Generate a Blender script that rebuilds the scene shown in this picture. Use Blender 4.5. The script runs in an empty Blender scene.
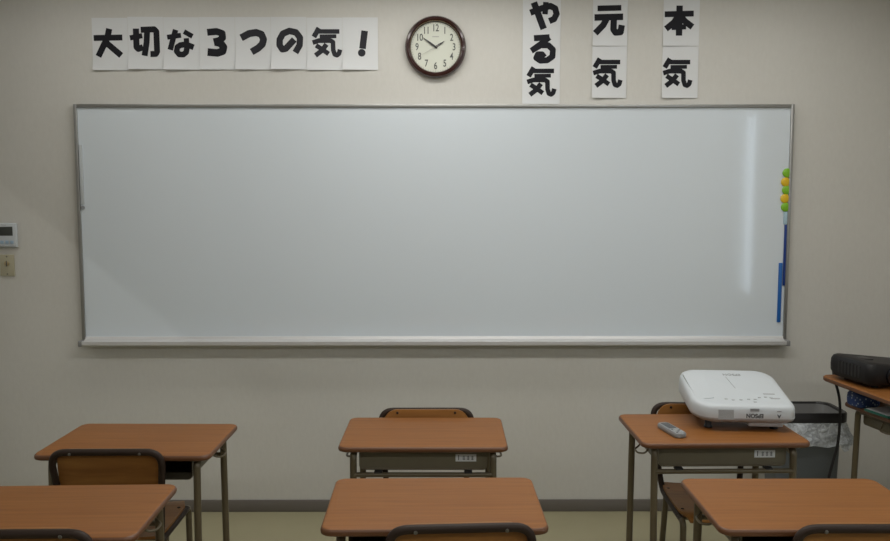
import bpy, bmesh, math, random
from mathutils import Vector, Matrix
random.seed(4)
S = bpy.context.scene
COL = S.collection
R = math.radians
# ------------------------------------------------------------------ camera, world, exposure
cam = bpy.data.cameras.new('camera'); camo = bpy.data.objects.new('camera', cam); COL.objects.link(camo)
cam.sensor_fit = 'HORIZONTAL'; cam.sensor_width = 36.0
cam.lens = 36.0 * 820.12 / 890.0
camo.location = (0, -4.032, 1.576)
camo.rotation_euler = (R(90 - 5.004), 0, R(-0.232))
cam.clip_start = .05
S.camera = camo
S.view_settings.view_transform = 'Standard'; S.view_settings.look = 'None'
S.view_settings.gamma = 1.0; S.view_settings.use_curve_mapping = False
S.view_settings.exposure = 0.0
W = bpy.data.worlds.new('daylight'); S.world = W; W.use_nodes = True
bgn = W.node_tree.nodes['Background']
bgn.inputs[0].default_value = (.72, .86, 1.0, 1); bgn.inputs[1].default_value = 6.0
BOARD_W = (3.0, 7.2, 2.7)     # fixtures close to the board wall
FRONT_W = (.8, 12.5, 12.5)     # fixtures of the first full row
ROOM_W = (8.0, 14.0, 14.0)      # fixtures over the desks
CORR_W = 13.0       # corridor fixture beyond the open door
LAMP_COL = (1.0, .98, .935)

# ------------------------------------------------------------------ materials
def new_mat(name):
    m = bpy.data.materials.new(name); m.use_nodes = True
    return m, m.node_tree.nodes, m.node_tree.links, m.node_tree.nodes['Principled BSDF']
def flat(name, col, rough=.5, metal=0, spec=.5, bump=0, bscale=200, var=0, vscale=8, coat=0):
    m, n, l, b = new_mat(name)
    b.inputs['Base Color'].default_value = (*col, 1); b.inputs['Roughness'].default_value = rough
    b.inputs['Metallic'].default_value = metal; b.inputs['Specular IOR Level'].default_value = spec
    b.inputs['Coat Weight'].default_value = coat
    tc = n.new('ShaderNodeTexCoord')
    if var:
        no = n.new('ShaderNodeTexNoise'); no.inputs['Scale'].default_value = vscale; no.inputs['Detail'].default_value = 4
        mx = n.new('ShaderNodeMix'); mx.data_type = 'RGBA'
        mx.inputs['A'].default_value = (*[c * (1 - var) for c in col], 1); mx.inputs['B'].default_value = (*[min(1, c * (1 + var)) for c in col], 1)
        l.new(tc.outputs['Object'], no.inputs['Vector']); l.new(no.outputs['Fac'], mx.inputs['Factor']); l.new(mx.outputs['Result'], b.inputs['Base Color'])
    if bump:
        no = n.new('ShaderNodeTexNoise'); no.inputs['Scale'].default_value = bscale; no.inputs['Detail'].default_value = 3
        bp = n.new('ShaderNodeBump'); bp.inputs['Strength'].default_value = bump; bp.inputs['Distance'].default_value = .002
        l.new(tc.outputs['Object'], no.inputs['Vector']); l.new(no.outputs['Fac'], bp.inputs['Height']); l.new(bp.outputs['Normal'], b.inputs['Normal'])
    return m
def wood(name, c1, c2, rough=.4, stretch=(3, 70, 40), coat=0):
    m, n, l, b = new_mat(name)
    tc = n.new('ShaderNodeTexCoord'); mp = n.new('ShaderNodeMapping'); mp.inputs['Scale'].default_value = stretch
    no = n.new('ShaderNodeTexNoise'); no.inputs['Scale'].default_value = 1.0; no.inputs['Detail'].default_value = 5; no.inputs['Distortion'].default_value = .6
    no2 = n.new('ShaderNodeTexNoise'); no2.inputs['Scale'].default_value = 2.2; no2.inputs['Detail'].default_value = 2
    ad = n.new('ShaderNodeMath'); ad.operation = 'MULTIPLY_ADD'; ad.inputs[1].default_value = .25
    rp = n.new('ShaderNodeValToRGB')
    rp.color_ramp.elements[0].position = .38; rp.color_ramp.elements[0].color = (*c1, 1)
    rp.color_ramp.elements[1].position = .86; rp.color_ramp.elements[1].color = (*c2, 1)
    l.new(tc.outputs['Object'], mp.inputs['Vector']); l.new(mp.outputs['Vector'], no.inputs['Vector'])
    l.new(tc.outputs['Object'], no2.inputs['Vector'])
    l.new(no2.outputs['Fac'], ad.inputs[0]); l.new(no.outputs['Fac'], ad.inputs[2])
    l.new(ad.outputs[0], rp.inputs['Fac']); l.new(rp.outputs['Color'], b.inputs['Base Color'])
    b.inputs['Roughness'].default_value = rough; b.inputs['Coat Weight'].default_value = coat; b.inputs['Specular IOR Level'].default_value = .32
    bp = n.new('ShaderNodeBump'); bp.inputs['Strength'].default_value = .08; bp.inputs['Distance'].default_value = .001
    l.new(no.outputs['Fac'], bp.inputs['Height']); l.new(bp.outputs['Normal'], b.inputs['Normal'])
    return m
def emit(name, col, st):
    m, n, l, b = new_mat(name)
    b.inputs['Emission Color'].default_value = (*col, 1); b.inputs['Emission Strength'].default_value = st
    b.inputs['Base Color'].default_value = (.8, .8, .8, 1)
    return m
def wallpaper():
    m, n, l, b = new_mat('wallpaper')
    tc = n.new('ShaderNodeTexCoord')
    mp = n.new('ShaderNodeMapping'); mp.inputs['Scale'].default_value = (1, 1, .45)
    a = n.new('ShaderNodeTexNoise'); a.inputs['Scale'].default_value = 55; a.inputs['Detail'].default_value = 6; a.inputs['Roughness'].default_value = .7
    c = n.new('ShaderNodeTexNoise'); c.inputs['Scale'].default_value = 1.3; c.inputs['Detail'].default_value = 3
    rp = n.new('ShaderNodeValToRGB')
    rp.color_ramp.elements[0].position = .3; rp.color_ramp.elements[0].color = (.566, .556, .520, 1)
    rp.color_ramp.elements[1].position = .7; rp.color_ramp.elements[1].color = (.626, .616, .578, 1)
    ad = n.new('ShaderNodeMath'); ad.operation = 'MULTIPLY_ADD'; ad.inputs[1].default_value = .5
    sb = n.new('ShaderNodeMath'); sb.operation = 'MULTIPLY'; sb.inputs[1].default_value = .5
    bp = n.new('ShaderNodeBump'); bp.inputs['Strength'].default_value = .25; bp.inputs['Distance'].default_value = .003
    l.new(tc.outputs['Object'], mp.inputs['Vector']); l.new(mp.outputs['Vector'], a.inputs['Vector']); l.new(tc.outputs['Object'], c.inputs['Vector'])
    l.new(c.outputs['Fac'], sb.inputs[0]); l.new(a.outputs['Fac'], ad.inputs[0]); l.new(sb.outputs[0], ad.inputs[2])
    l.new(ad.outputs[0], rp.inputs['Fac']); l.new(rp.outputs['Color'], b.inputs['Base Color'])
    l.new(a.outputs['Fac'], bp.inputs['Height']); l.new(bp.outputs['Normal'], b.inputs['Normal'])
    b.inputs['Roughness'].default_value = .85; b.inputs['Specular IOR Level'].default_value = .2
    return m
def glass(name, col=(1, 1, 1), refl=.08):
    m, n, l, b = new_mat(name)
    tr = n.new('ShaderNodeBsdfTransparent'); tr.inputs[0].default_value = (*col, 1)
    gl = n.new('ShaderNodeBsdfGlossy'); gl.inputs['Roughness'].default_value = .02
    mx = n.new('ShaderNodeMixShader'); mx.inputs[0].default_value = refl
    l.new(tr.outputs[0], mx.inputs[1]); l.new(gl.outputs[0], mx.inputs[2])
    l.new(mx.outputs[0], n['Material Output'].inputs['Surface'])
    return m
def bag_plastic():
    m, n, l, b = new_mat('thin_white_plastic')
    b.inputs['Base Color'].default_value = (.66, .70, .74, 1); b.inputs['Roughness'].default_value = .22
    tc = n.new('ShaderNodeTexCoord'); no = n.new('ShaderNodeTexNoise'); no.inputs['Scale'].default_value = 38; no.inputs['Detail'].default_value = 5; no.inputs['Distortion'].default_value = 1.5
    rp = n.new('ShaderNodeMapRange'); rp.inputs[1].default_value = .38; rp.inputs[2].default_value = .66; rp.inputs[3].default_value = .5; rp.inputs[4].default_value = .95
    bp = n.new('ShaderNodeBump'); bp.inputs['Strength'].default_value = .9; bp.inputs['Distance'].default_value = .012
    l.new(tc.outputs['Object'], no.inputs['Vector']); l.new(no.outputs['Fac'], rp.inputs[0]); l.new(no.outputs['Fac'], bp.inputs['Height']); l.new(bp.outputs['Normal'], b.inputs['Normal'])
    tr = n.new('ShaderNodeBsdfTransparent'); mx = n.new('ShaderNodeMixShader'); l.new(rp.outputs[0], mx.inputs[0])
    l.new(tr.outputs[0], mx.inputs[1]); l.new(b.outputs[0], mx.inputs[2]); l.new(mx.outputs[0], n['Material Output'].inputs['Surface'])
    return m
def dotted(name, c1, c2, scale):
    m, n, l, b = new_mat(name)
    tc = n.new('ShaderNodeTexCoord'); v = n.new('ShaderNodeTexVoronoi'); v.inputs['Scale'].default_value = scale
    rp = n.new('ShaderNodeValToRGB'); rp.color_ramp.interpolation = 'CONSTANT'
    rp.color_ramp.elements[0].color = (*c2, 1); rp.color_ramp.elements[1].position = .28; rp.color_ramp.elements[1].color = (*c1, 1)
    l.new(tc.outputs['Object'], v.inputs['Vector']); l.new(v.outputs['Distance'], rp.inputs['Fac']); l.new(rp.outputs['Color'], b.inputs['Base Color'])
    b.inputs['Roughness'].default_value = .5
    return m
def striped(name, c1, c2, scale):
    m, n, l, b = new_mat(name)
    tc = n.new('ShaderNodeTexCoord'); v = n.new('ShaderNodeTexWave'); v.inputs['Scale'].default_value = scale; v.bands_direction = 'DIAGONAL'
    rp = n.new('ShaderNodeValToRGB')
    rp.color_ramp.elements[0].position = .4; rp.color_ramp.elements[0].color = (*c1, 1); rp.color_ramp.elements[1].position = .6; rp.color_ramp.elements[1].color = (*c2, 1)
    l.new(tc.outputs['Object'], v.inputs['Vector']); l.new(v.outputs['Fac'], rp.inputs['Fac']); l.new(rp.outputs['Color'], b.inputs['Base Color'])
    b.inputs['Roughness'].default_value = .4
    return m
M = dict(
    wall=wallpaper(),
    floor=flat('vinyl_floor', (.315, .29, .185), .45, var=.10, vscale=3, spec=.3),
    ceil=flat('ceiling_board', (.62, .61, .585), .9, bump=.2, bscale=150),
    base=flat('vinyl_baseboard', (.15, .135, .12), .5),
    alu=flat('brushed_aluminium', (.36, .36, .35), .38, metal=.75),
    alulight=flat('pale_aluminium', (.66, .66, .66), .42, metal=.45),
    enamel=flat('white_enamel', (.66, .72, .77), .07, spec=.5, coat=0),
    capgrey=flat('grey_plastic', (.22, .22, .22), .5),
    wood_top=wood('desktop_laminate', (.200, .074, .016), (.270, .107, .026), .5),
    wood_edge=flat('desktop_edge', (.125, .050, .020), .4),
    ply=wood('chair_plywood', (.20, .080, .018), (.31, .140, .035), .4, (4, 60, 30)),
    metal=flat('khaki_painted_steel', (.125, .100, .060), .35, spec=.5, metal=.2),
    tray=flat('olive_steel_sheet', (.145, .125, .082), .5, var=.08, vscale=20),
    tube=flat('dark_brown_tube', (.027, .016, .011), .5, spec=.25),
    rubber=flat('black_rubber', (.02, .02, .02), .7),
    screw=flat('screw_steel', (.20, .19, .175), .35, metal=.9),
    paper=flat('white_paper', (.67, .685, .695), .85, spec=.15),
    ink=flat('black_ink', (.012, .012, .016), .7, spec=.2),
    inkgrey=flat('charcoal_ink', (.028, .028, .034), .7, spec=.2),
    clockrim=flat('mahogany_lacquer', (.030, .008, .007), .22, coat=.25),
    clockface=flat('cream_dial', (.60, .62, .54), .6),
    brass=flat('dull_gold', (.45, .36, .20), .4, metal=.6),
    hand=flat('clock_hand_black', (.02, .02, .02), .4),
    handgrey=flat('second_hand_silver', (.40, .40, .37), .4),
    num=flat('dial_numeral_grey', (.07, .075, .07), .6),
    white=flat('white_abs_plastic', (.53, .565, .59), .35),
    remote=flat('remote_grey_plastic', (.23, .24, .245), .4),
    grey=flat('light_grey_plastic', (.36, .375, .385), .4),
    midgrey=flat('mid_grey_plastic', (.27, .28, .29), .45),
    print=flat('print_dark_grey', (.08, .085, .09), .6),
    printlight=flat('print_pale_grey', (.36, .37, .38), .6),
    black=flat('black_plastic', (.012, .011, .012), .4),
    blackgloss=flat('dark_grey_plastic', (.010, .009, .0095), .5, spec=.3),
    lens=flat('lens_glass', (.006, .006, .009), .08),
    binbody=flat('grey_bin_plastic', (.105, .118, .126), .5),
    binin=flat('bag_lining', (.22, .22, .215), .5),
    bag=bag_plastic(),
    lcd=flat('lcd_screen', (.045, .05, .045), .3),
    bluebtn=flat('pale_blue_button', (.33, .45, .58), .4),
    ivory=flat('ivory_plastic', (.42, .39, .28), .5),
    green=flat('green_magnet', (.20, .47, .02), .4),
    yellow=flat('yellow_magnet', (.72, .47, .015), .4),
    navy=flat('navy_magnet', (.006, .035, .20), .4),
    blue=flat('blue_magnet', (.012, .115, .40), .4),
    striped=striped('striped_tape', (.60, .68, .72), (.20, .42, .55), 90),
    bluedots=dotted('blue_spotted_fabric', (.012, .04, .16), (.30, .36, .45), 70),
    greencover=flat('green_cover', (.02, .16, .12), .4),
    lamp=emit('lamp_diffuser', LAMP_COL, 1.2),
    lampbody=flat('lamp_white_steel', (.75, .75, .73), .5),
    glass=glass('window_glass'),
    door=flat('door_paint', (.50, .46, .38), .5),
)
# ------------------------------------------------------------------ mesh helpers
def finish(name, bm, mat, parent=None, smooth=True, loc=None, rot=None):
    bmesh.ops.recalc_face_normals(bm, faces=bm.faces)
    me = bpy.data.meshes.new(name); bm.to_mesh(me); bm.free()
    mats = mat if isinstance(mat, (list, tuple)) else [mat]
    for m in mats: me.materials.append(m)
    if smooth:
        for p in me.polygons: p.use_smooth = True
        try: me.set_sharp_from_angle(angle=R(35))
        except Exception: pass
    o = bpy.data.objects.new(name, me); COL.objects.link(o)
    if parent: o.parent = parent
    if loc: o.location = loc
    if rot: o.rotation_euler = rot
    return o
def box(bm, lo, hi, bev=0, seg=2, mtx=None, mat=0):
    c = [(a + b) / 2 for a, b in zip(lo, hi)]; s = [b - a for a, b in zip(lo, hi)]
    t = bmesh.new(); bmesh.ops.create_cube(t, size=1)
    for v in t.verts: v.co = Vector((v.co.x * s[0] + c[0], v.co.y * s[1] + c[1], v.co.z * s[2] + c[2]))
    if bev: bmesh.ops.bevel(t, geom=list(t.edges), offset=bev, segments=seg, affect='EDGES', profile=.5)
    merge(bm, t, mtx, mat); return bm
def merge(bm, t, mtx=None, mat=0):
    vm = {}
    for v in t.verts: vm[v] = bm.verts.new(mtx @ v.co if mtx else v.co)
    for f in t.faces:
        try: nf = bm.faces.new([vm[v] for v in f.verts]); nf.material_index = mat
        except ValueError: pass
    t.free()
def rrect(w, h, r, n=6, cx=0, cy=0):
    rr = r if isinstance(r, (list, tuple)) else [r] * 4      # order: (+,+) (-,+) (-,-) (+,-)
    pts = []
    for (sx, sy, a0), q in zip(((1, 1, 0), (-1, 1, 90), (-1, -1, 180), (1, -1, 270)), rr):
        for k in range(n + 1):
            a = R(a0 + 90 * k / n)
            pts.append((cx + sx * (w / 2 - q) + q * math.cos(a), cy + sy * (h / 2 - q) + q * math.sin(a)))
    return pts
def loft(bm, rings, cap0=True, cap1=True, mats=None, closed=True):
    rs = [[bm.verts.new(p) for p in r] for r in rings]
    n = len(rs[0])
    for i in range(len(rs) - 1):
        for k in range(n if closed else n - 1):
            f = bm.faces.new((rs[i][k], rs[i][(k + 1) % n], rs[i + 1][(k + 1) % n], rs[i + 1][k]))
            if mats: f.material_index = mats[i]
    if cap0: f = bm.faces.new(rs[0][::-1]); f.material_index = mats[0] if mats else 0
    if cap1: f = bm.faces.new(rs[-1]); f.material_index = mats[-1] if mats else 0
def lathe(bm, prof, n=48, axis='Z', mats=None):
    rings = []
    for r, z in prof:
        rings.append([(r * math.cos(2 * math.pi * k / n), r * math.sin(2 * math.pi * k / n), z) for k in range(n)])
    loft(bm, rings, mats=mats)
def fillet(pts, r, n=5):
    P = [Vector(p) for p in pts]; out = [P[0]]
    for i in range(1, len(P) - 1):
        a, b, c = P[i - 1], P[i], P[i + 1]
        d = min(r, (a - b).length * .49, (c - b).length * .49)
        p0 = b + (a - b).normalized() * d; p1 = b + (c - b).normalized() * d
        for k in range(n + 1):
            t = k / n; out.append(p0 * (1 - t) ** 2 + b * 2 * t * (1 - t) + p1 * t * t)
    out.append(P[-1]); return out
def tube(bm, pts, r, seg=12, cap=True):
    P = [Vector(p) for p in pts]; rings = []; up = None
    for i, p in enumerate(P):
        t = (P[min(i + 1, len(P) - 1)] - P[max(i - 1, 0)]).normalized()
        if up is None:
            up = t.orthogonal().normalized()
        up = (up - t * up.dot(t)).normalized(); s = t.cross(up)
        rings.append([p + (up * math.cos(2 * math.pi * k / seg) + s * math.sin(2 * math.pi * k / seg)) * r for k in range(seg)])
    loft(bm, rings, cap, cap); return bm
def new(): return bmesh.new()
def tag(o, label, cat, group=None):
    o['label'] = label; o['category'] = cat
    if group: o['group'] = group
    return o
def struct(o): o['kind'] = 'structure'; return o
def thing(name, label, cat, loc=(0, 0, 0), rz=0, group=None):
    o = bpy.data.objects.new(name, None); COL.objects.link(o); o.empty_display_size = .1
    o.location = loc; o.rotation_euler = (0, 0, rz); tag(o, label, cat, group); return o
def copy_thing(root, loc, rz, label):
    c = root.copy(); COL.objects.link(c); c.location = loc; c.rotation_euler = (0, 0, rz); c['label'] = label
    for ch in list(root.children):
        d = ch.copy(); COL.objects.link(d); d.parent = c
        for g in list(ch.children):
            e = g.copy(); COL.objects.link(e); e.parent = d
    return c
def text_obj(name, s, size, mat, parent, mtx, depth=.0004, bold=0):
    cu = bpy.data.curves.new(name, 'FONT'); cu.body = s; cu.size = size; cu.align_x = 'CENTER'; cu.align_y = 'CENTER'; cu.extrude = depth; cu.offset = bold
    t = bpy.data.objects.new(name + '_src', cu); COL.objects.link(t)
    bpy.context.view_layer.update()
    me = bpy.data.meshes.new_from_object(t.evaluated_get(bpy.context.evaluated_depsgraph_get()))
    bpy.data.objects.remove(t); bpy.data.curves.remove(cu)
    me.name = name; me.materials.clear(); me.materials.append(mat)
    me.transform(mtx)
    o = bpy.data.objects.new(name, me); COL.objects.link(o); o.parent = parent
    return o
FACE = Matrix.Rotation(R(90), 4, 'X')       # lettering in XY turned to stand upright facing -Y

# ------------------------------------------------------------------ the setting
XL, XR, YB, ZC = -2.6, 2.6, -8.2, 2.70
def slab(name, lo, hi, mat, parent=None):
    o = finish(name, box(new(), lo, hi), mat, parent, smooth=False)
    return o if parent else struct(o)
slab('floor', (XL - 1.9, YB - .1, -.1), (XR + .1, .1, 0), M['floor'])
slab('ceiling', (XL - 1.9, YB - .1, ZC), (XR + .1, .1, ZC + .1), M['ceil'])
slab('wall_front', (XL - 1.9, 0, 0), (XR + .1, .1, ZC), M['wall'])
slab('wall_back', (XL - 1.9, YB - .1, 0), (XR + .1, YB, ZC), M['wall'])
# left wall with an open doorway onto a corridor
DY0, DY1, DZ = -1.45, -.55, 2.157
b = new(); box(b, (XL - .1, DY1, 0), (XL, 0, ZC)); box(b, (XL - .1, YB, 0), (XL, DY0, ZC)); box(b, (XL - .1, DY0, DZ), (XL, DY1, ZC))
struct(finish('wall_left', b, M['wall'], smooth=False))
slab('wall_corridor', (XL - 1.9, YB, 0), (XL - 1.8, 0, ZC), M['wall'])
# right wall with a narrow window left open between drawn coverings
WY0, WY1, WZ0, WZ1 = -3.31, -2.86, .76, 2.31
b = new(); box(b, (XR, WY1, 0), (XR + .1, 0, ZC)); box(b, (XR, YB, 0), (XR + .1, WY0, ZC))
box(b, (XR, WY0, WZ1), (XR + .1, WY1, ZC)); box(b, (XR, WY0, 0), (XR + .1, WY1, WZ0))
struct(finish('wall_right', b, M['wall'], smooth=False))
b = new()
for lo, hi in (((XR + .02, WY0, WZ0), (XR + .07, WY0 + .02, WZ1)), ((XR + .02, WY1 - .02, WZ0), (XR + .07, WY1, WZ1)),
               ((XR + .02, WY0 + .02, WZ0), (XR + .07, WY1 - .02, WZ0 + .02)), ((XR + .02, WY0 + .02, WZ1 - .02), (XR + .07, WY1 - .02, WZ1))):
    box(b, lo, hi)
win = struct(finish('window_1', b, M['alu'], smooth=False))
finish('pane', box(new(), (XR + .042, WY0 + .02, WZ0 + .02), (XR + .048, WY1 - .02, WZ1 - .02)), M['glass'], win, smooth=False)
# baseboards
b = new(); box(b, (XL, -.010, 0), (XR, 0, .062), .003, 2); struct(finish('baseboard_front', b, M['base']))
b = new(); box(b, (XR - .010, YB, 0), (XR, -.011, .062), .003, 2); struct(finish('baseboard_right', b, M['base']))
b = new(); box(b, (XL, DY1 + .06, 0), (XL + .010, -.011, .062), .003, 2); struct(finish('baseboard_left', b, M['base']))
# door frame
b = new()
for lo, hi in (((XL - .11, DY0 - .0, 0), (XL + .012, DY0 + .04, DZ)), ((XL - .11, DY1 - .04, 0), (XL + .012, DY1, DZ)), ((XL - .11, DY0 + .04, DZ - .03), (XL + .012, DY1 - .04, DZ))):
    box(b, lo, hi, .003)
struct(finish('door_1', b, M['door']))

# ------------------------------------------------------------------ lamps (outside the frame, on the ceiling)
def ceiling_light(x, y, watt, length, label, along_x=True, z=ZC, spread=.2):
    t = thing('ceiling_light', label, 'light', (x, y, z), 0 if along_x else R(90), 'fluorescent ceiling lights')
    b = new()
    prof = [(-.15, 0), (.15, 0), (.13, -.05), (-.13, -.05)]
    loft(b, [[(sx * length / 2, p[0], p[1]) for p in prof] for sx in (-1, 1)])
    finish('housing', b, M['lampbody'], t)
    for s in (-1, 1):
        tu = new(); tube(tu, [(-length / 2 + .03, s * .07, -.068), (length / 2 - .03, s * .07, -.068)], .015, 10)
        finish('lamp_tube', tu, M['lamp'], t)
    L = bpy.data.lights.new('lamp_light', 'AREA'); L.shape = 'RECTANGLE'; L.size = length - .06; L.size_y = spread
    L.energy = watt; L.color = LAMP_COL
    lo = bpy.data.objects.new('lamp_light', L); COL.objects.link(lo); lo.parent = t; lo.location = (0, 0, -.09)
    return t
for y, w, wd in ((-.55, BOARD_W, 'nearest the whiteboard wall'), (-1.65, FRONT_W, 'over the back-row desks'), (-4.2, ROOM_W, 'behind the camera')):
    for x, sd, wi in ((-1.45, 'left', w[0]), (-.05, 'middle', w[1]), (1.35, 'right', w[2])):
        ceiling_light(x, y, wi, 1.2, 'white twin-tube ceiling light %s, %s of three' % (wd, sd))
ceiling_light(XL - .67, -1.3, CORR_W, 1.2, 'white twin-tube ceiling light in the corridor beyond the doorway', along_x=False, spread=.03)

# ------------------------------------------------------------------ whiteboard
X0, X1, Z0, Z1 = -1.772, 1.704, .862, 2.030
t = thing('whiteboard', 'wide glossy white wall whiteboard in a thin aluminium frame with a chalk tray', 'whiteboard', ((X0 + X1) / 2, 0, Z0))
hw = (X1 - X0) / 2; hh = Z1 - Z0
finish('panel', box(new(), (-hw + .012, -.020, .03), (hw - .012, -.001, hh - .010)), M['enamel'], t, smooth=False)
for s in (-1, 1):
    b = new(); xa, xb = sorted((s * hw, s * (hw - .016)))
    box(b, (xa, -.030, .0), (xb, -.001, hh), .003); finish('frame_rail', b, M['alu'], t)
b = new(); box(b, (-hw + .016, -.030, hh - .016), (hw - .016, -.001, hh), .003); finish('frame_rail', b, M['alu'], t)
b = new()
prof = [(-.001, .036), (-.026, .036), (-.030, .026), (-.062, .013), (-.068, .020), (-.072, .018), (-.072, .002), (-.066, -.004), (-.001, -.004)]
loft(b, [[(sx * (hw - .016), p[0], p[1]) for p in prof] for sx in (-1, 1)])
finish('pen_tray', b, M['alulight'], t)
for s in (-1, 1):
    b = new(); xa, xb = sorted((s * (hw - .016), s * (hw + .003)))
    box(b, (xa, -.074, -.006), (xb, -.0305, .022), .004, 3); o = finish('end_cap', b, M['capgrey'], t); o['label'] = 'dark grey tray end cap'

# magnets on the board
def disc_magnet(x, z, m, label):
    b = new(); lathe(b, [(.020, 0), (.022, .002), (.022, .006), (.018, .009), (.005, .0095)], 28)
    o = finish('round_magnet', b, m, None, loc=(x, -.0205, z), rot=(R(90), 0, 0)); tag(o, label, 'magnet', 'round magnets on the whiteboard')
    return o
for (x, z, c), l in zip(((1.680, 1.701, 'green'), (1.674, 1.657, 'yellow'), (1.680, 1.618, 'green'), (1.674, 1.577, 'yellow'), (1.678, 1.535, 'green')),
        ('topmost green round magnet in the column at the whiteboard right edge', 'upper yellow round magnet between the top two green ones',
         'middle green round magnet between the two yellow ones', 'lower yellow round magnet above the lowest green one',
         'lowest green round magnet just above the pale striped tape strip')):
    disc_magnet(x, z, M[c], l)
def bar_magnet(x, z0, z1, w, m, label, d=.006):
    b = new(); box(b, (-w / 2, -d, 0), (w / 2, 0, z1 - z0), .0015)
    return tag(finish('bar_magnet', b, m, None, loc=(x, -.0201, z0)), label, 'magnet', 'bar magnets on the whiteboard')
bar_magnet(1.682, 1.452, 1.512, .022, M['striped'], 'short pale blue striped magnet strip under the round magnets')
bar_magnet(1.686, 1.150, 1.449, .018, M['navy'], 'long dark navy bar magnet at the right edge of the whiteboard')
bar_magnet(1.665, .968, 1.262, .018, M['blue'], 'brighter blue bar magnet lower down beside the navy one')
bar_magnet(-1.7455, 1.55, 1.835, .016, M['white'], 'thin white bar magnet on the left edge of the whiteboard', .008)
b = new(); lathe(b, [(.008, 0), (.009, .002), (.008, .008), (.003, .009)], 20)
tag(finish('button_magnet', b, M['midgrey'], None, loc=(-1.7455, -.0205, 1.533), rot=(R(90), 0, 0)), 'tiny grey button magnet below the white bar at the board left edge', 'magnet')

# ------------------------------------------------------------------ brush-lettered paper signs
GL = {  # stroke: (thickness, points...) ; y runs down
 '大': (5.93, [(29, (20, 134), (190, 131)), (31, (114, 80), (102, 130), (45, 242)), (31, (92, 160), (180, 236))]),
 '切': (11.125, [(48, (-8, 210), (130, 186)), (58, (62, 108), (62, 310), (82, 330), (135, 312)), (56, (115, 122), (265, 116), (288, 140), (290, 360), (275, 385), (215, 386)), (56, (186, 130), (176, 260), (150, 405))]),
 'な': (11.125, [(46, (410, 182), (565, 160)), (52, (506, 100), (475, 200), (440, 320)), (46, (598, 120), (692, 172)), (50, (622, 192), (628, 300)),
        (54, (628, 290), (618, 345), (585, 372), (540, 370), (512, 335), (520, 290), (555, 268), (600, 262), (645, 270), (702, 292))]),
 '3': (5.93, [(34, (699, 106), (755, 101), (788, 112), (790, 138), (768, 154), (736, 161)), (38, (745, 162), (778, 170), (794, 192), (788, 216), (758, 226), (699, 221))]),
 'つ': (5.74, [(34, (63, 136), (110, 112), (150, 106), (180, 116), (192, 145), (184, 172), (160, 194), (122, 216))]),
 'の': (5.74, [(31, (368, 148), (318, 200), (298, 204), (283, 180), (284, 148), (303, 115), (340, 100), (378, 108), (401, 138), (398, 180), (373, 222))]),
 '気': (11.125, [(48, (208, 90), (150, 188)), (42, (200, 128), (435, 128)), (36, (215, 182), (400, 180)), (44, (135, 250), (205, 228), (335, 228), (362, 245), (364, 330), (380, 378), (405, 388), (428, 370), (440, 325)),
        (46, (290, 268), (240, 335), (165, 392)), (44, (172, 280), (240, 322), (312, 374))]),
 '!': (11.125, [(62, (712, 104), (686, 300)), (72, (677, 345), (678, 346))]),
 'や': (5.16, [(27, (52, 66), (110, 44), (155, 32), (180, 44), (188, 72), (175, 98), (150, 108)), (24, (132, 12), (128, 74)), (29, (70, 14), (122, 148))]),
 'る': (5.16, [(26, (75, 192), (156, 187)), (26, (156, 187), (110, 222), (62, 256)), (26, (62, 256), (110, 228), (150, 228), (174, 250), (172, 285), (145, 304), (110, 306), (88, 292), (96, 274), (118, 274), (130, 290))]),
 '元': (5.16, [(24, (65, 46), (188, 43)), (28, (50, 92), (198, 88)), (28, (112, 100), (96, 130), (55, 172)), (28, (150, 98), (149, 152), (160, 168), (186, 166), (192, 130))]),
 '本': (5.15, [(25, (128, 72), (278, 68)), (28, (204, 28), (204, 180)), (27, (196, 82), (178, 112), (136, 146)), (27, (212, 82), (234, 108), (273, 136)), (22, (165, 139), (240, 135))]),
}
PX = .0048
def glyph(ch, parent, z_of, x_c=0, z_c=0, k=1.0, mat=None):
    sc, strokes = GL[ch]; al = [p for s in strokes for p in s[1:]]
    cx = (min(p[0] for p in al) + max(p[0] for p in al)) / 2; cy = (min(p[1] for p in al) + max(p[1] for p in al)) / 2
    f = PX / sc * k; b = new(); lay = 0
    for s in strokes:
        w = s[0] * f * .59; pts = [Vector(((p[0] - cx) * f + x_c, -(p[1] - cy) * f + z_c)) for p in s[1:]]
        if ch == '!' and s[0] == 72:
            pl = [[pts[0] + Vector((math.cos(a), math.sin(a))) * w for a in [2 * math.pi * i / 20 for i in range(20)]]]
        else:
            pl = []
            for i in range(len(pts) - 1):
                d = (pts[i + 1] - pts[i]).normalized(); q = Vector((-d.y, d.x)) * w
                pl.append([pts[i] - q, pts[i + 1] - q, pts[i + 1] + q, pts[i] + q])
            for p in pts[1:-1]: pl.append([p + Vector((math.cos(a), math.sin(a))) * w for a in [2 * math.pi * i / 16 for i in range(16)]])
        for poly in pl:
            lay += 1
            yy = -.0006 - .00002 * lay
            lo = [b.verts.new((p.x, z_of(p.x, p.y) + yy, p.y)) for p in poly]
            b.faces.new(lo)
    o = finish('lettering', b, mat or M['ink'], parent, smooth=False); o['label'] = 'thick black lettering'
    return o
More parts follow.
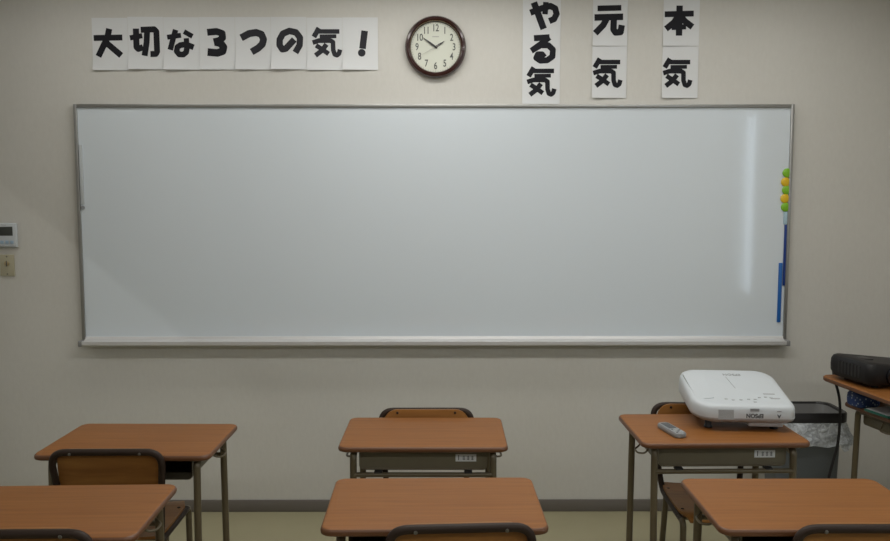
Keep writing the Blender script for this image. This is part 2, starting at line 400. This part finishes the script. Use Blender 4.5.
def sheet(x0, x1, z0, z1, label, chars, curl=.010, group=None, mat=None, twist=0, name='paper_sign'):
    w = x1 - x0; h = z1 - z0
    t = thing(name, label, 'sign', ((x0 + x1) / 2, 0, z0), 0, group)
    def yof(x, z):     # how far the sheet stands off the wall: its free lower edge lifts
        u = max(0, 1 - z / .11); side = .55 + .45 * (-x / (w / 2)) * (1 if twist >= 0 else -1)
        return -.0025 - curl * u * u * side
    b = new(); nx, nz = 8, 26
    g = [[b.verts.new((-w / 2 + w * i / nx, yof(-w / 2 + w * i / nx, h * j / nz), h * j / nz)) for i in range(nx + 1)] for j in range(nz + 1)]
    for j in range(nz):
        for i in range(nx): b.faces.new((g[j][i], g[j][i + 1], g[j + 1][i + 1], g[j + 1][i]))
    r = bmesh.ops.extrude_face_region(b, geom=list(b.faces))
    for v in r['geom']:
        if isinstance(v, bmesh.types.BMVert): v.co.y += .0004
    finish('sheet', b, M['paper'], t)
    for (ch, xc, zc, k) in chars: glyph(ch, t, yof, xc, zc, k, mat)
    return t
row = [('大', 107.7, 43), ('切', 143, 42.5), ('な', 180, 42.5), ('3', 215, 42.5), ('つ', 252, 42.5), ('の', 289.5, 42), ('気', 326, 42), ('!', 363, 42)]
what = ['the kanji for big, leftmost of the row', 'the kanji for cut, second in the row', 'the hiragana na, left of the figure three', 'the figure three',
        'the hiragana tsu, right of the figure three', 'the hiragana no', 'the kanji for spirit, beside the exclamation mark', 'a slanted exclamation mark']
xs0, pitch = -1.679, .1717
for i, ((ch, u, v), wd) in enumerate(zip(row, what)):
    x0 = xs0 + pitch * i; x1 = x0 + pitch - .0012
    xc = (u - 441.6) * PX; zc = 2.302 + (47.5 - v) * .0047
    dz = (-.004, .001, -.001, 0, 0, .001, -.002, -.001)[i]
    sheet(x0, x1, 2.196 + dz, 2.444 + dz, 'white paper sign above the board with ' + wd, [(ch, xc - (x0 + x1) / 2, zc - 2.196 - dz, 1.0)],
          .009 + .004 * ((i * 7) % 3), 'one-character signs in the row above the whiteboard', M['ink'] if i < 4 else M['inkgrey'])
def zz(v): return 2.302 + (47.5 - v) * .0047
def xx(u): return (u - 441.6) * .0048
sheet(.390, .572, 2.034, 2.62, 'tall white paper strip with three characters, yaru-ki, right of the clock', [
    ('や', xx(543.5) - .481, zz(15.5) - 2.034, 1.0), ('る', xx(542.5) - .481, zz(49) - 2.034, 1.0), ('気', xx(541.5) - .481, zz(81.5) - 2.034, 1.0)], .004)
for x0, x1, u, ch, nm, wd in ((.727, .894, 609, '元', 'origin', 'middle'), (1.066, 1.240, 679.5, '本', 'root', 'rightmost')):
    xm = (x0 + x1) / 2
    sheet(x0, x1, 2.3095, 2.60, 'upper white paper sign with the kanji for %s, %s column right of the clock' % (nm, wd), [(ch, xx(u) - xm, zz(20.5) - 2.3095, 1.0)], .007, 'kanji signs in the two right columns')
    sheet(x0, x1, 2.062, 2.308, 'lower white paper sign with the kanji for spirit under the %s sign' % nm, [('気', xx(u - 1) - xm, zz(72.5) - 2.062, 1.0)], .010, 'kanji signs in the two right columns')

# ------------------------------------------------------------------ clock
t = thing('wall_clock', 'round wall clock with a dark mahogany rim and cream dial above the whiteboard', 'clock', (-.029, 0, 2.301))
UP = Matrix.Rotation(R(90), 4, 'X')
def upright(o): o.data.transform(UP); return o
b = new(); lathe(b, [(.118, .002), (.142, .002), (.1465, .012), (.146, .024), (.140, .034), (.131, .037), (.124, .033), (.120, .024), (.118, .018)], 72)
for f in [f for f in b.faces if len(f.verts) > 4]: b.faces.remove(f)
upright(finish('rim', b, M['clockrim'], t))
b = new(); lathe(b, [(.1205, .002), (.1205, .014)], 64); upright(finish('dial', b, M['clockface'], t))
b = new(); lathe(b, [(.1195, .019), (.121, .023), (.1225, .0325)], 64)
for f in [f for f in b.faces if len(f.verts) > 4]: b.faces.remove(f)
upright(finish('inner_ring', b, M['brass'], t))
for k in range(1, 13):
    a = R(90 - 30 * k); rr = .089
    text_obj('numeral', str(k), .047, M['num'], t, Matrix.Translation((rr * math.cos(a), -.0146, rr * math.sin(a))) @ FACE @ Matrix.Scale(.72, 4, (1, 0, 0)), bold=.0006)
b = new()
for k in range(60):
    a = 2 * math.pi * k / 60; r0 = .112 if k % 5 else .1105
    box(b, (r0, -.0006, .0141), (.1155, .0006, .0145), mtx=Matrix.Rotation(a, 4, 'Z'))
upright(finish('minute_marks', b, M['num'], t))
def clock_hand(name, ang, ln, tail, w, z, mat):
    b = new(); out = [(-tail, -w * .35), (0, -w * .5), (ln * .45, -w * .55), (ln, -w * .12), (ln, w * .12), (ln * .45, w * .55), (0, w * .5), (-tail, w * .35)]
    mt = Matrix.Rotation(R(90 - ang), 4, 'Z')
    loft(b, [[mt @ Vector((p[0], p[1], zz_)) for p in out] for zz_ in (z, z + .0012)])
    return upright(finish(name, b, mat, t))
clock_hand('hour_hand', 57, .050, .006, .0085, .017, M['hand'])
clock_hand('minute_hand', 306, .074, .010, .0085, .0195, M['hand'])
clock_hand('second_hand', 241, .082, .022, .0018, .022, M['handgrey'])
b = new(); lathe(b, [(.0045, .014), (.0045, .0245), (.003, .0255)], 20); upright(finish('hub', b, M['hand'], t))
finish('dial_print', box(new(), (-.016, -.0146, .047), (.016, -.0141, .052)), M['handgrey'], t)

# ------------------------------------------------------------------ wall controls at the left
t = thing('wall_thermostat', 'white wall control panel with a dark display left of the whiteboard', 'thermostat', (-2.138, 0, 1.338))
finish('body', box(new(), (-.060, -.018, 0), (.060, -.0005, .119), .005, 3), M['white'], t)
finish('screen', box(new(), (-.047, -.0192, .058), (.043, -.0175, .102), .001), M['lcd'], t)
for i in range(4):
    b = new(); box(b, (-.042 + .024 * i, -.0205, .018), (-.026 + .024 * i, -.0175, .034), .002); finish('button', b, M['bluebtn'], t)
finish('lower_flap', box(new(), (-.056, -.0205, .004), (.056, -.0175, .012), .001), M['grey'], t)
finish('maker_print', box(new(), (-.012, -.0184, .108), (.012, -.0178, .111)), M['printlight'], t)
t = thing('switch_plate', 'small ivory switch plate with a key slot under the thermostat', 'switch', (-2.135, 0, 1.197))
finish('plate', box(new(), (-.035, -.008, 0), (.035, -.0005, .106), .003, 3), M['ivory'], t)
b = new(); lathe(b, [(.012, 0), (.012, .004), (.010, .005)], 24); upright(finish('key_barrel', b, M['brass'], t, loc=(0, -.008, .062)))
finish('key_slot', box(new(), (-.002, -.0142, .048), (.002, -.0128, .076)), M['print'], t)
for z in (.010, .096):
    b = new(); lathe(b, [(.004, 0), (.004, .001), (.002, .0016)], 14); upright(finish('screw', b, M['screw'], t, loc=(0, -.0078, z)))

# ------------------------------------------------------------------ school desk
DH = .70
def sticker(parent, x, y, z):
    o = finish('name_sticker', box(new(), (x - .037, y - .0008, z - .013), (x + .037, y, z + .013)), M['paper'], parent, smooth=False); o['label'] = 'white number sticker'
    text_obj('sticker_number', '1', .026, M['ink'], o, Matrix.Translation((x - .026, y - .0011, z)) @ FACE, .0002)
    b = new(); random.seed(11)
    for cx in (x - .007, x + .008, x + .023):
        for k in range(3):
            box(b, (cx - .005, y - .0012, z - .006 + .0045 * k), (cx + .005, y - .0008, z - .0045 + .0045 * k))
        box(b, (cx - .001, y - .0012, z - .008), (cx + .001, y - .0008, z + .008))
    finish('sticker_print', b, M['inkgrey'], o, smooth=False)
def make_desk(label, with_sticker):
    t = thing('school_desk', label, 'desk', group='student desks')
    b = new()
    out = rrect(.60, .40, .032, 8)
    def ring(inset, z):
        return [(p[0] * (1 - inset / .30), p[1] * (1 - inset / .20), z) for p in out]
    loft(b, [ring(.006, DH - .020), ring(.001, DH - .017), ring(0, DH - .012), ring(0, DH - .008), ring(.0015, DH - .004), ring(.004, DH - .0012), ring(.009, DH)],
         mats=[1, 1, 1, 1, 1, 0])
    finish('tabletop', b, [M['wood_top'], M['wood_edge']], t)
    # steel book tray: closed panel at -Y, open at +Y (the sitter's side)
    w, zt, zb, y0, y1 = .229, DH - .0205, DH - .098, -.145, .150
    prof = [(-w, zt)] + [(-w + .016 - .016 * math.cos(R(a)), zb + .016 - .016 * math.sin(R(a))) for a in (0, 30, 60, 90)] + [(w - .016 + .016 * math.sin(R(a)), zb + .016 - .016 * math.cos(R(a))) for a in (0, 30, 60, 90)] + [(w, zt)]
    inner = [(p[0] * .993, zb + .0015 + (p[1] - zb) * (zt - zb - .0015) / (zt - zb)) for p in prof]
    b = new()
    loft(b, [[(p[0], y0, p[1]) for p in prof], [(p[0], y1, p[1]) for p in prof], [(p[0], y1, p[1]) for p in inner], [(p[0], y0 + .002, p[1]) for p in inner]], cap0=True, cap1=True, closed=False)
    finish('book_tray', b, M['tray'], t)
    b = new(); tube(b, [(-w + .015, y0 - .001, zb + .004), (w - .015, y0 - .001, zb + .004)], .003, 8); finish('tray_lip', b, M['metal'], t)
    # tubular frame
    for s in (-1, 1):
        b = new(); x = s * .248
        tube(b, [(x, -.110, DH - .033), (x, .110, DH - .033)], .0125, 12); finish('side_rail', b, M['metal'], t)
        for q in (-1, 1):
            b = new(); tube(b, fillet([(x, q * .105, DH - .033), (x, q * .160, DH - .033), (x, q * .178, .012)], .045, 7), .0125, 12)
            lg = finish('leg', b, M['metal'], t)
            b = new(); box(b, (x - .016, q * .178 - .016, 0), (x + .016, q * .178 + .016, .022), .005, 2); finish('foot', b, M['rubber'], lg)
        b = new(); tube(b, fillet([(x, -.090, DH - .04), (x + s * .012, -.092, DH - .066), (x + s * .036, -.070, DH - .072), (x + s * .036, -.020, DH - .072), (x + s * .012, .000, DH - .066), (x, .002, DH - .04)], .016, 5), .0035, 8)
        finish('bag_hook', b, M['metal'], t)
        b = new(); tube(b, [(x, -.172, .11), (x, .172, .11)], .010, 10); finish('foot_rail', b, M['metal'], t)
    b = new(); tube(b, [(-.248, -.166, DH - .108), (.248, -.166, DH - .108)], .0085, 12); finish('crossbar', b, M['metal'], t)
    for s in (-1, 1):
        b = new(); box(b, (s * .160 - .014, -.172, DH - .1045), (s * .160 + .014, -.140, DH - .0965), .002); finish('bracket', b, M['rubber'], t)
    if with_sticker: sticker(t, .152, y0 - .0003, DH - .054)
    return t
dm = make_desk('wooden school desk in the back row middle, its grey panel facing the camera', True)
def desk_height(o, h): o.scale = (1, 1, h / DH)      # adjustable school desks, each set to its own height
dm.location = (-.065, -1.030, 0); dm.rotation_euler = (0, 0, R(-.35)); desk_height(dm, .710)
HR = .724
dr = copy_thing(dm, (1.000, -1.031, 0), R(.85), 'wooden school desk carrying the white projector and remote control')
dl = make_desk('wooden school desk in the back row left, beside the wall switch', False)
desk_height(dr, HR)
dl.location = (-1.080, -1.140, 0); dl.rotation_euler = (0, 0, R(180 - .7)); desk_height(dl, .717)
dn = copy_thing(dl, (-.021, -1.772, 0), R(180.81), 'wooden school desk in the front row middle, directly before the camera')
dq = copy_thing(dl, (1.030, -1.768, 0), R(179.8), 'wooden school desk in the front row right, before the projector desk')
dk = copy_thing(dl, (-1.091, -1.812, 0), R(181.6), 'wooden school desk in the front row left, cut by the left picture edge')
SD = copy_thing(dl, (2.070, -.680, .0), R(10), 'wooden school desk against the right wall below the black projector')
for o, h in ((dn, .722), (dq, .717), (dk, .715), (SD, .700)): desk_height(o, h)

# ------------------------------------------------------------------ school chair (sitter faces +Y)
def make_chair(label):
    t = thing('school_chair', label, 'chair', group='student chairs')
    # plywood seat, gently dished with a rolled front edge
    b = new(); rings = []
    ys = [-.175, -.14, -.06, .04, .12, .165, .185]; zs = [.004, .0, -.006, -.006, 0, -.001, -.012]
    top = []; n = 10
    for y, z in zip(ys, zs):
        wv = .152 if y < .12 else .152 - (y - .12) * .35
        top.append([(-wv + 2 * wv * k / n, y, .418 + z + .006 * (abs(2 * k / n - 1) ** 2)) for k in range(n + 1)])
    g = [[b.verts.new(p) for p in r] for r in top]
    for j in range(len(g) - 1):
        for k in range(n): b.faces.new((g[j][k], g[j][k + 1], g[j + 1][k + 1], g[j + 1][k]))
    r = bmesh.ops.extrude_face_region(b, geom=list(b.faces))
    for v in r['geom']:
        if isinstance(v, bmesh.types.BMVert): v.co.z -= .010
    seat = finish('seat', b, M['ply'], t)
    for sx in (-1, 1):
        for y in (-.12, .10):
            b = new(); lathe(b, [(.006, 0), (.006, .002), (.003, .003)], 14); finish('bolt', b, M['tube'], seat, loc=(sx * .136, y, .417 + (.003 if y < 0 else .004)))
    # backrest
    b = new(); n = 14; cols = []
    def tilt(z): return -.168 - (z - .45) * .17
    for layer in (0, 1):
        ring = []
        for (x, z) in rrect(.342, .173, [.055, .055, .03, .03], 6, 0, .6495):
            ring.append((x, tilt(z) + .0125 - .010 * (1 - (x / .172) ** 2) * 0 + (.009 if layer else 0), z))
        cols.append(ring)
    loft(b, cols)
    back = finish('backrest', b, M['ply'], t)
    for sx in (-1, 1):
        for (y, z, mm) in ((tilt(.724) + .0225, .724, 'tube'), (tilt(.724) - .0115, .724, 'screw')):
            b = new(); lathe(b, [(.005, -.0015), (.005, .0015), (.003, .0025)], 14)
            b.transform(Matrix.Rotation(R(-90 if y > tilt(.724) else 90), 4, 'X')); finish('bolt', b, M[mm], back, loc=(sx * .115, y, z))
    # continuous dark tube: seat rails, uprights and the loop over the backrest
    b = new(); yt = tilt(.728)
    half = [(.150, .150, .398), (.150, -.150, .398), (.162, tilt(.47), .47), (.186, yt, .728)]
    path = half + [(-p[0], p[1], p[2]) for p in half[::-1]]
    tube(b, fillet(path, .055, 8), .0115, 12); finish('frame', b, M['tube'], t)
    for sx in (-1, 1):
        b = new(); tube(b, fillet([(sx * .150, .120, .398), (sx * .150, .168, .398), (sx * .150, .178, .012)], .04, 6), .0115, 12); lg = finish('leg', b, M['metal'], t)
        b = new(); lathe(b, [(.015, 0), (.015, .020), (.013, .022)], 14); finish('foot', b, M['rubber'], lg, loc=(sx * .150, .178, 0))
        b = new(); tube(b, [(sx * .150, -.095, .395), (sx * .150, -.185, .012)], .0115, 12); lg = finish('leg', b, M['metal'], t)
        b = new(); lathe(b, [(.015, 0), (.015, .020), (.013, .022)], 14); finish('foot', b, M['rubber'], lg, loc=(sx * .150, -.186, 0))
        b = new(); tube(b, [(sx * .150, .174, .16), (sx * .150, -.150, .16)], .008, 10); finish('stretcher', b, M['metal'], t)
    for y in (.11, -.11):
        b = new(); tube(b, [(-.15, y, .394), (.15, y, .394)], .009, 10); finish('seat_bar', b, M['metal'], t)
    return t
ch = make_chair('plywood school chair pushed in behind the middle back-row desk, facing the camera')
# backrest top sits 0.215 behind the seat centre
ch.location = (-.062, -.796 - .215, 0); ch.rotation_euler = (0, 0, R(180))
def chair_at(x, y, rz, label):
    # x, y: where the top of the backrest stands
    a = R(rz); return copy_thing(ch, (x + (-.215) * math.sin(a), y + .215 * math.cos(a), 0), a, label)
c = chair_at(1.040, -.772, 178, 'plywood school chair behind the projector desk, seat showing under the desk'); c.scale = (1, 1, 1.02)
c = chair_at(-1.114, -1.372, 0.5, 'dark-framed plywood school chair drawn up to the left back-row desk, back to the camera'); c.scale = (1, 1, 1.015)
c = chair_at(.049, -2.030, 3, 'dark-framed school chair at the middle front-row desk, only its top rail showing'); c.scale = (1, 1, 1.028)
c = chair_at(-1.062, -2.050, 1, 'dark-framed school chair at the left front-row desk, in the bottom left corner'); c.scale = (1, 1, 1.022)
c = chair_at(1.092, -2.008, 0, 'dark-framed school chair at the right front-row desk, in the bottom right corner'); c.scale = (1, 1, 1.012)

# ------------------------------------------------------------------ white projector on the right desk
ZD = HR
t = thing('projector', 'large white ultra-short-throw projector lying on the right back-row desk', 'projector', (1.121, -.937, ZD), R(-5)); t.scale = (.955, .968, .945)
b = new()
Wd, Dp = .385, .345
base_out = rrect(Wd, Dp, [.075, .060, .085, .028], 9)
def pring(ins, z0, tiltz, dx=0, dy=0):
    return [((p[0]) * (1 - ins / (Wd / 2)) + dx, p[1] * (1 - ins / (Dp / 2)) + dy, z0 + tiltz * (p[1] + Dp / 2) / Dp) for p in base_out]
loft(b, [pring(.050, .030, .052), pring(.018, .036, .050), pring(.004, .046, .046), pring(.0, .056, .044), pring(.001, .088, .058), pring(.003, .098, .061), pring(.008, .105, .064), pring(.017, .1085, .066), pring(.045, .109, .067)],
     mats=[1, 1, 1, 0, 0, 0, 0, 0])
finish('casing', b, [M['white'], M['grey']], t)
TS = .067 / (Dp - .090)
def top_z(y): return .1425 + TS * y
tl = math.atan(TS)
def on_top(x, y): return Matrix.Translation((x, y, top_z(y) + .0006)) @ Matrix.Rotation(tl, 4, 'X')
FR = -Dp / 2
def on_front(x, z): return Matrix.Translation((x, FR - .0004, z)) @ FACE
text_obj('brand_lettering', 'EPSON', .023, M['print'], t, on_front(.036, .068) @ Matrix.Scale(.92, 4, (1, 0, 0)) @ Matrix.Rotation(R(180), 4, 'Z'), bold=.0008)
text_obj('model_mark', 'A', .020, M['print'], t, on_front(.126, .068) @ Matrix.Rotation(R(180), 4, 'Z'), bold=.0008)
text_obj('brand_lettering', 'EPSON', .024, M['midgrey'], t, on_top(.016, .098) @ Matrix.Rotation(R(180), 4, 'Z'))
b = new()
box(b, (-.100, FR - .0006, .050), (-.042, FR + .010, .090))
for k in range(8): box(b, (-.098, FR - .0012, .0525 + .0045 * k), (-.044, FR + .010, .0545 + .0045 * k))
finish('vent_grille', b, M['grey'], t)
b = new()
for k in range(3): box(b, (.018, FR - .0006, .085 + .004 * k), (.052, FR + .004, .0875 + .004 * k))
finish('label_print', b, M['midgrey'], t)
finish('label_print', box(new(), (.118, FR - .0006, .085), (.134, FR + .004, .089)), M['midgrey'], t)
b = new()
for (x, y) in ((-.055, -.105), (-.03, -.112), (.0, -.11), (.03, -.105), (.055, -.105), (.075, -.09), (.10, -.085), (.12, -.09), (.05, -.125)):
    box(b, (-.006, -.003, -.001), (.006, .003, .0012), .001, mtx=on_top(x, y))
finish('control_button', b, M['grey'], t)
b = new(); box(b, (-.0008, -.05, -.001), (.0008, .05, .0006), mtx=on_top(-.005, .03) @ Matrix.Rotation(R(8), 4, 'Z')); finish('seam', b, M['printlight'], t)
for (x, y, w) in ((-.115, .100, .016), (.135, -.095, .018), (.12, -.06, .022)):
    finish('top_print', box(new(), (-w, -.004, -.001), (w, .004, .0005), mtx=on_top(x, y)), M['printlight'], t)
# lens window on the sloping left shoulder
b = new(); out = [(-.180, .056), (-.167, -.131), (-.143, -.111), (-.100, -.100), (-.100, .110), (-.150, .120), (-.182, .095)]
vs = [b.verts.new((p[0] * .96, p[1], top_z(p[1]) - .040)) for p in out]; vs2 = [b.verts.new((p[0], p[1], top_z(p[1]) + .0030)) for p in out]
n = len(out); b.faces.new(vs[::-1]); b.faces.new(vs2)
for k in range(n): b.faces.new((vs[k], vs[(k + 1) % n], vs2[(k + 1) % n], vs2[k]))
finish('lens_hood', b, M['white'], t)
for (x, y, h) in ((-.12, -.10, .05), (.13, -.10, .05), (-.12, .07, .07), (.13, .07, .07)):
    b = new(); lathe(b, [(.016, 0), (.017, .004), (.013, .010), (.012, h)], 20)
    o = finish('foot', b, M['black'], t, loc=(x, y, 0)); o['label'] = 'black foot'
b = new(); box(b, (.020, -.150, .018), (.150, -.02, .040), .006, 3); finish('base_plate', b, M['grey'], t)

# ------------------------------------------------------------------ remote control
t = thing('remote_control', 'small light grey remote control lying on the projector desk', 'remote', (.840, -1.100, ZD), R(12))
b = new(); out = rrect(.046, .152, .014, 6)
loft(b, [[(p[0] * s, p[1] * (1 - (1 - s) * .4), z) for p in out] for s, z in ((.86, 0), (.98, .004), (1, .010), (.97, .016), (.86, .0195))])
finish('body', b, M['remote'], t)
finish('button_field', box(new(), (-.014, -.010, .0185), (.014, .060, .0205), .002), M['print'], t)
for i in range(4):
    for j in range(3):
        b = new(); lathe(b, [(.004, 0), (.004, .002), (.002, .0026)], 10)
        finish('button', b, M['grey'] if (i + j) % 3 else M['print'], t, loc=(-.011 + .011 * j, -.024 - .013 * i, .0186))

# ------------------------------------------------------------------ right corner: riser shelf, black projector, papers, pouch, bin, cable
RZ = .810
SH = thing('riser_shelf', 'raised wooden shelf board under the black projector on the right wall desk', 'shelf', (1.992, -.720, DH), R(7))
b = new(); out = rrect(.62, .50, .03, 7)
loft(b, [[(p[0] * s, p[1] * s, z) for p in out] for s, z in ((.985, .088), (1, .093), (1, .105), (.985, .110))], mats=[1, 1, 0])
finish('board', b, [M['wood_top'], M['wood_edge']], SH)
for x, y in ((.05, -.12), (-.08, .17), (.235, -.10), (.235, .16)):
        b = new(); box(b, (x - .011, y - .011, 0), (x + .011, y + .011, .0885), .002); finish('post', b, M['black'], SH)
t = thing('dark_projector', 'black projector with rounded sides on the raised shelf by the right wall', 'projector', (1.878, -.640, RZ + .0), R(12))
b = new()
def blk(z, s, dz=0): return [(p[0] * s, p[1] * s, z) for p in rrect(.40, .27, [.05, .05, .035, .035], 7)]
loft(b, [blk(.012, .86), blk(.018, .94), blk(.040, .995), blk(.065, 1), blk(.090, .99), blk(.104, .955), blk(.110, .90), blk(.112, .75)])
for v in b.verts: v.co.z -= max(0, v.co.z - .02) * 1.3 * (v.co.x + .2)      # the lid slopes down away from the rounded end
finish('casing', b, M['blackgloss'], t)
b = new()
for k in range(7): box(b, (-.2005, -.075 + .020 * k, .038), (-.190, -.064 + .020 * k, .088))
finish('vent_grille', b, M['black'], t)
b = new(); lathe(b, [(.036, 0), (.036, .012), (.031, .014), (.029, .010), (.004, .007)], 30); upright(finish('lens', b, M['lens'], t, loc=(-.09, -.131, .055)))
b = new(); box(b, (-.14, -.03, .1005), (-.10, .03, .1055), .001); finish('control_panel', b, M['black'], t)
for (x, y) in ((-.13, -.08), (.13, -.08), (-.13, .08), (.13, .08)):
    b = new(); lathe(b, [(.014, 0), (.014, .010), (.010, .016)], 16); finish('foot', b, M['rubber'], t, loc=(x, y, 0))

# spotted pouch between the desk and the shelf
b = new(); out = rrect(.115, .10, .03, 6)
loft(b, [[(p[0] * s, p[1] * s, z) for p in out] for s, z in ((.82, 0), (.96, .008), (1, .03), (.96, .052), (.80, .064), (.55, .067))])
t = thing('pencil_pouch', 'dark blue spotted pouch tucked under the raised shelf', 'pouch', (1.790, -.618, DH + .0), R(12))
finish('body', b, M['bluedots'], t)
b = new(); tube(b, [(-.03, -.02, .0665), (.03, -.02, .0665)], .0025, 8); finish('zipper', b, M['printlight'], t)
# folder with sheets
t = thing('document_folder', 'thin green folder lying under the shelf on the right wall desk', 'folder', (1.872, -.775, DH), R(14))
finish('cover', box(new(), (-.10, -.03, 0), (.16, .10, .010), .002), M['greencover'], t)
b = new(); box(b, (-.095, -.026, .010), (.155, .094, .013)); finish('page_block', b, M['paper'], t, smooth=False)
t = tag(finish('paper_sheet', box(new(), (-.09, -.055, 0), (.06, .055, .004)), M['paper'], None, smooth=False, loc=(1.950, -.866, DH), rot=(0, 0, R(14))), 'loose white papers at the front of the right wall desk', 'paper')

# waste bin
BX, BY = 1.665, -.325
t = thing('waste_bin', 'grey waste bin with a black rim and white liner between the projector desk and wall', 'bin', (BX, BY, 0))
b = new(); N = 8
def bring(w, d, z, r=.05):
    w *= 1.36; d *= .92
    return [(p[0], p[1], z) for p in rrect(w, d, r, N)]
loft(b, [bring(.19, .19, 0), bring(.20, .20, .01), bring(.222, .222, .61), bring(.216, .216, .61), bring(.19, .19, .02)])
finish('body', b, M['binbody'], t)
b = new(); loft(b, [bring(.240, .240, .570), bring(.248, .248, .575), bring(.248, .248, .612), bring(.242, .242, .618), bring(.222, .222, .618), bring(.214, .214, .612), bring(.214, .214, .588)], cap0=False, cap1=False)
o = finish('rim', b, M['black'], t); o['label'] = 'black rim'
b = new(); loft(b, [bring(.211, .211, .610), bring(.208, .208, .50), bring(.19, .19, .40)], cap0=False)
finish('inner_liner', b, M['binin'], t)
# crumpled liner skirt hanging out below the rim
b = new(); rings = []; random.seed(5)
per = bring(.240, .240, 0); m = len(per) * 4
def ptat(k):
    f = k / 4; i = int(f) % len(per); j = (i + 1) % len(per); q = f - int(f)
    return Vector(per[i]) * (1 - q) + Vector(per[j]) * q
offs = [random.uniform(-1, 1) for _ in range(m)]; ln = [random.uniform(.05, .15) for _ in range(m)]
ln = [(ln[k - 1] + ln[k] + ln[(k + 1) % m] + ln[(k + 2) % m]) / 4 for k in range(m)]
for lev in range(7):
    ring = []
    for k in range(m):
        p = ptat(k); d = Vector((p.x, p.y, 0)).normalized(); q = lev / 6
        ring.append(Vector((p.x, p.y, .574 - ln[k] * q)) + d * (.004 + .020 * q + .017 * min(1, 1.5 * q) * offs[k] + .008 * math.sin(k * 1.3 + lev * 1.9) * q))
    rings.append(ring)
loft(b, rings, cap0=False, cap1=False)
o = finish('liner_skirt', b, M['bag'], t); o['label'] = 'crumpled translucent white liner'

# black power cable from the dark projector down past the bin
b = new()
pts = [(1.730, -.500, .835), (1.735, -.452, .832), (1.745, -.448, .78), (1.763, -.470, .70), (1.766, -.474, .617), (1.762, -.478, .50), (1.721, -.480, .33), (1.70, -.49, .14), (1.72, -.50, .012), (1.88, -.45, .008)]
tube(b, fillet(pts, .05, 6), .006, 10)
t = tag(finish('power_cable', b, M['black'], None), 'black cable hanging from the dark projector past the waste bin rim', 'cable')
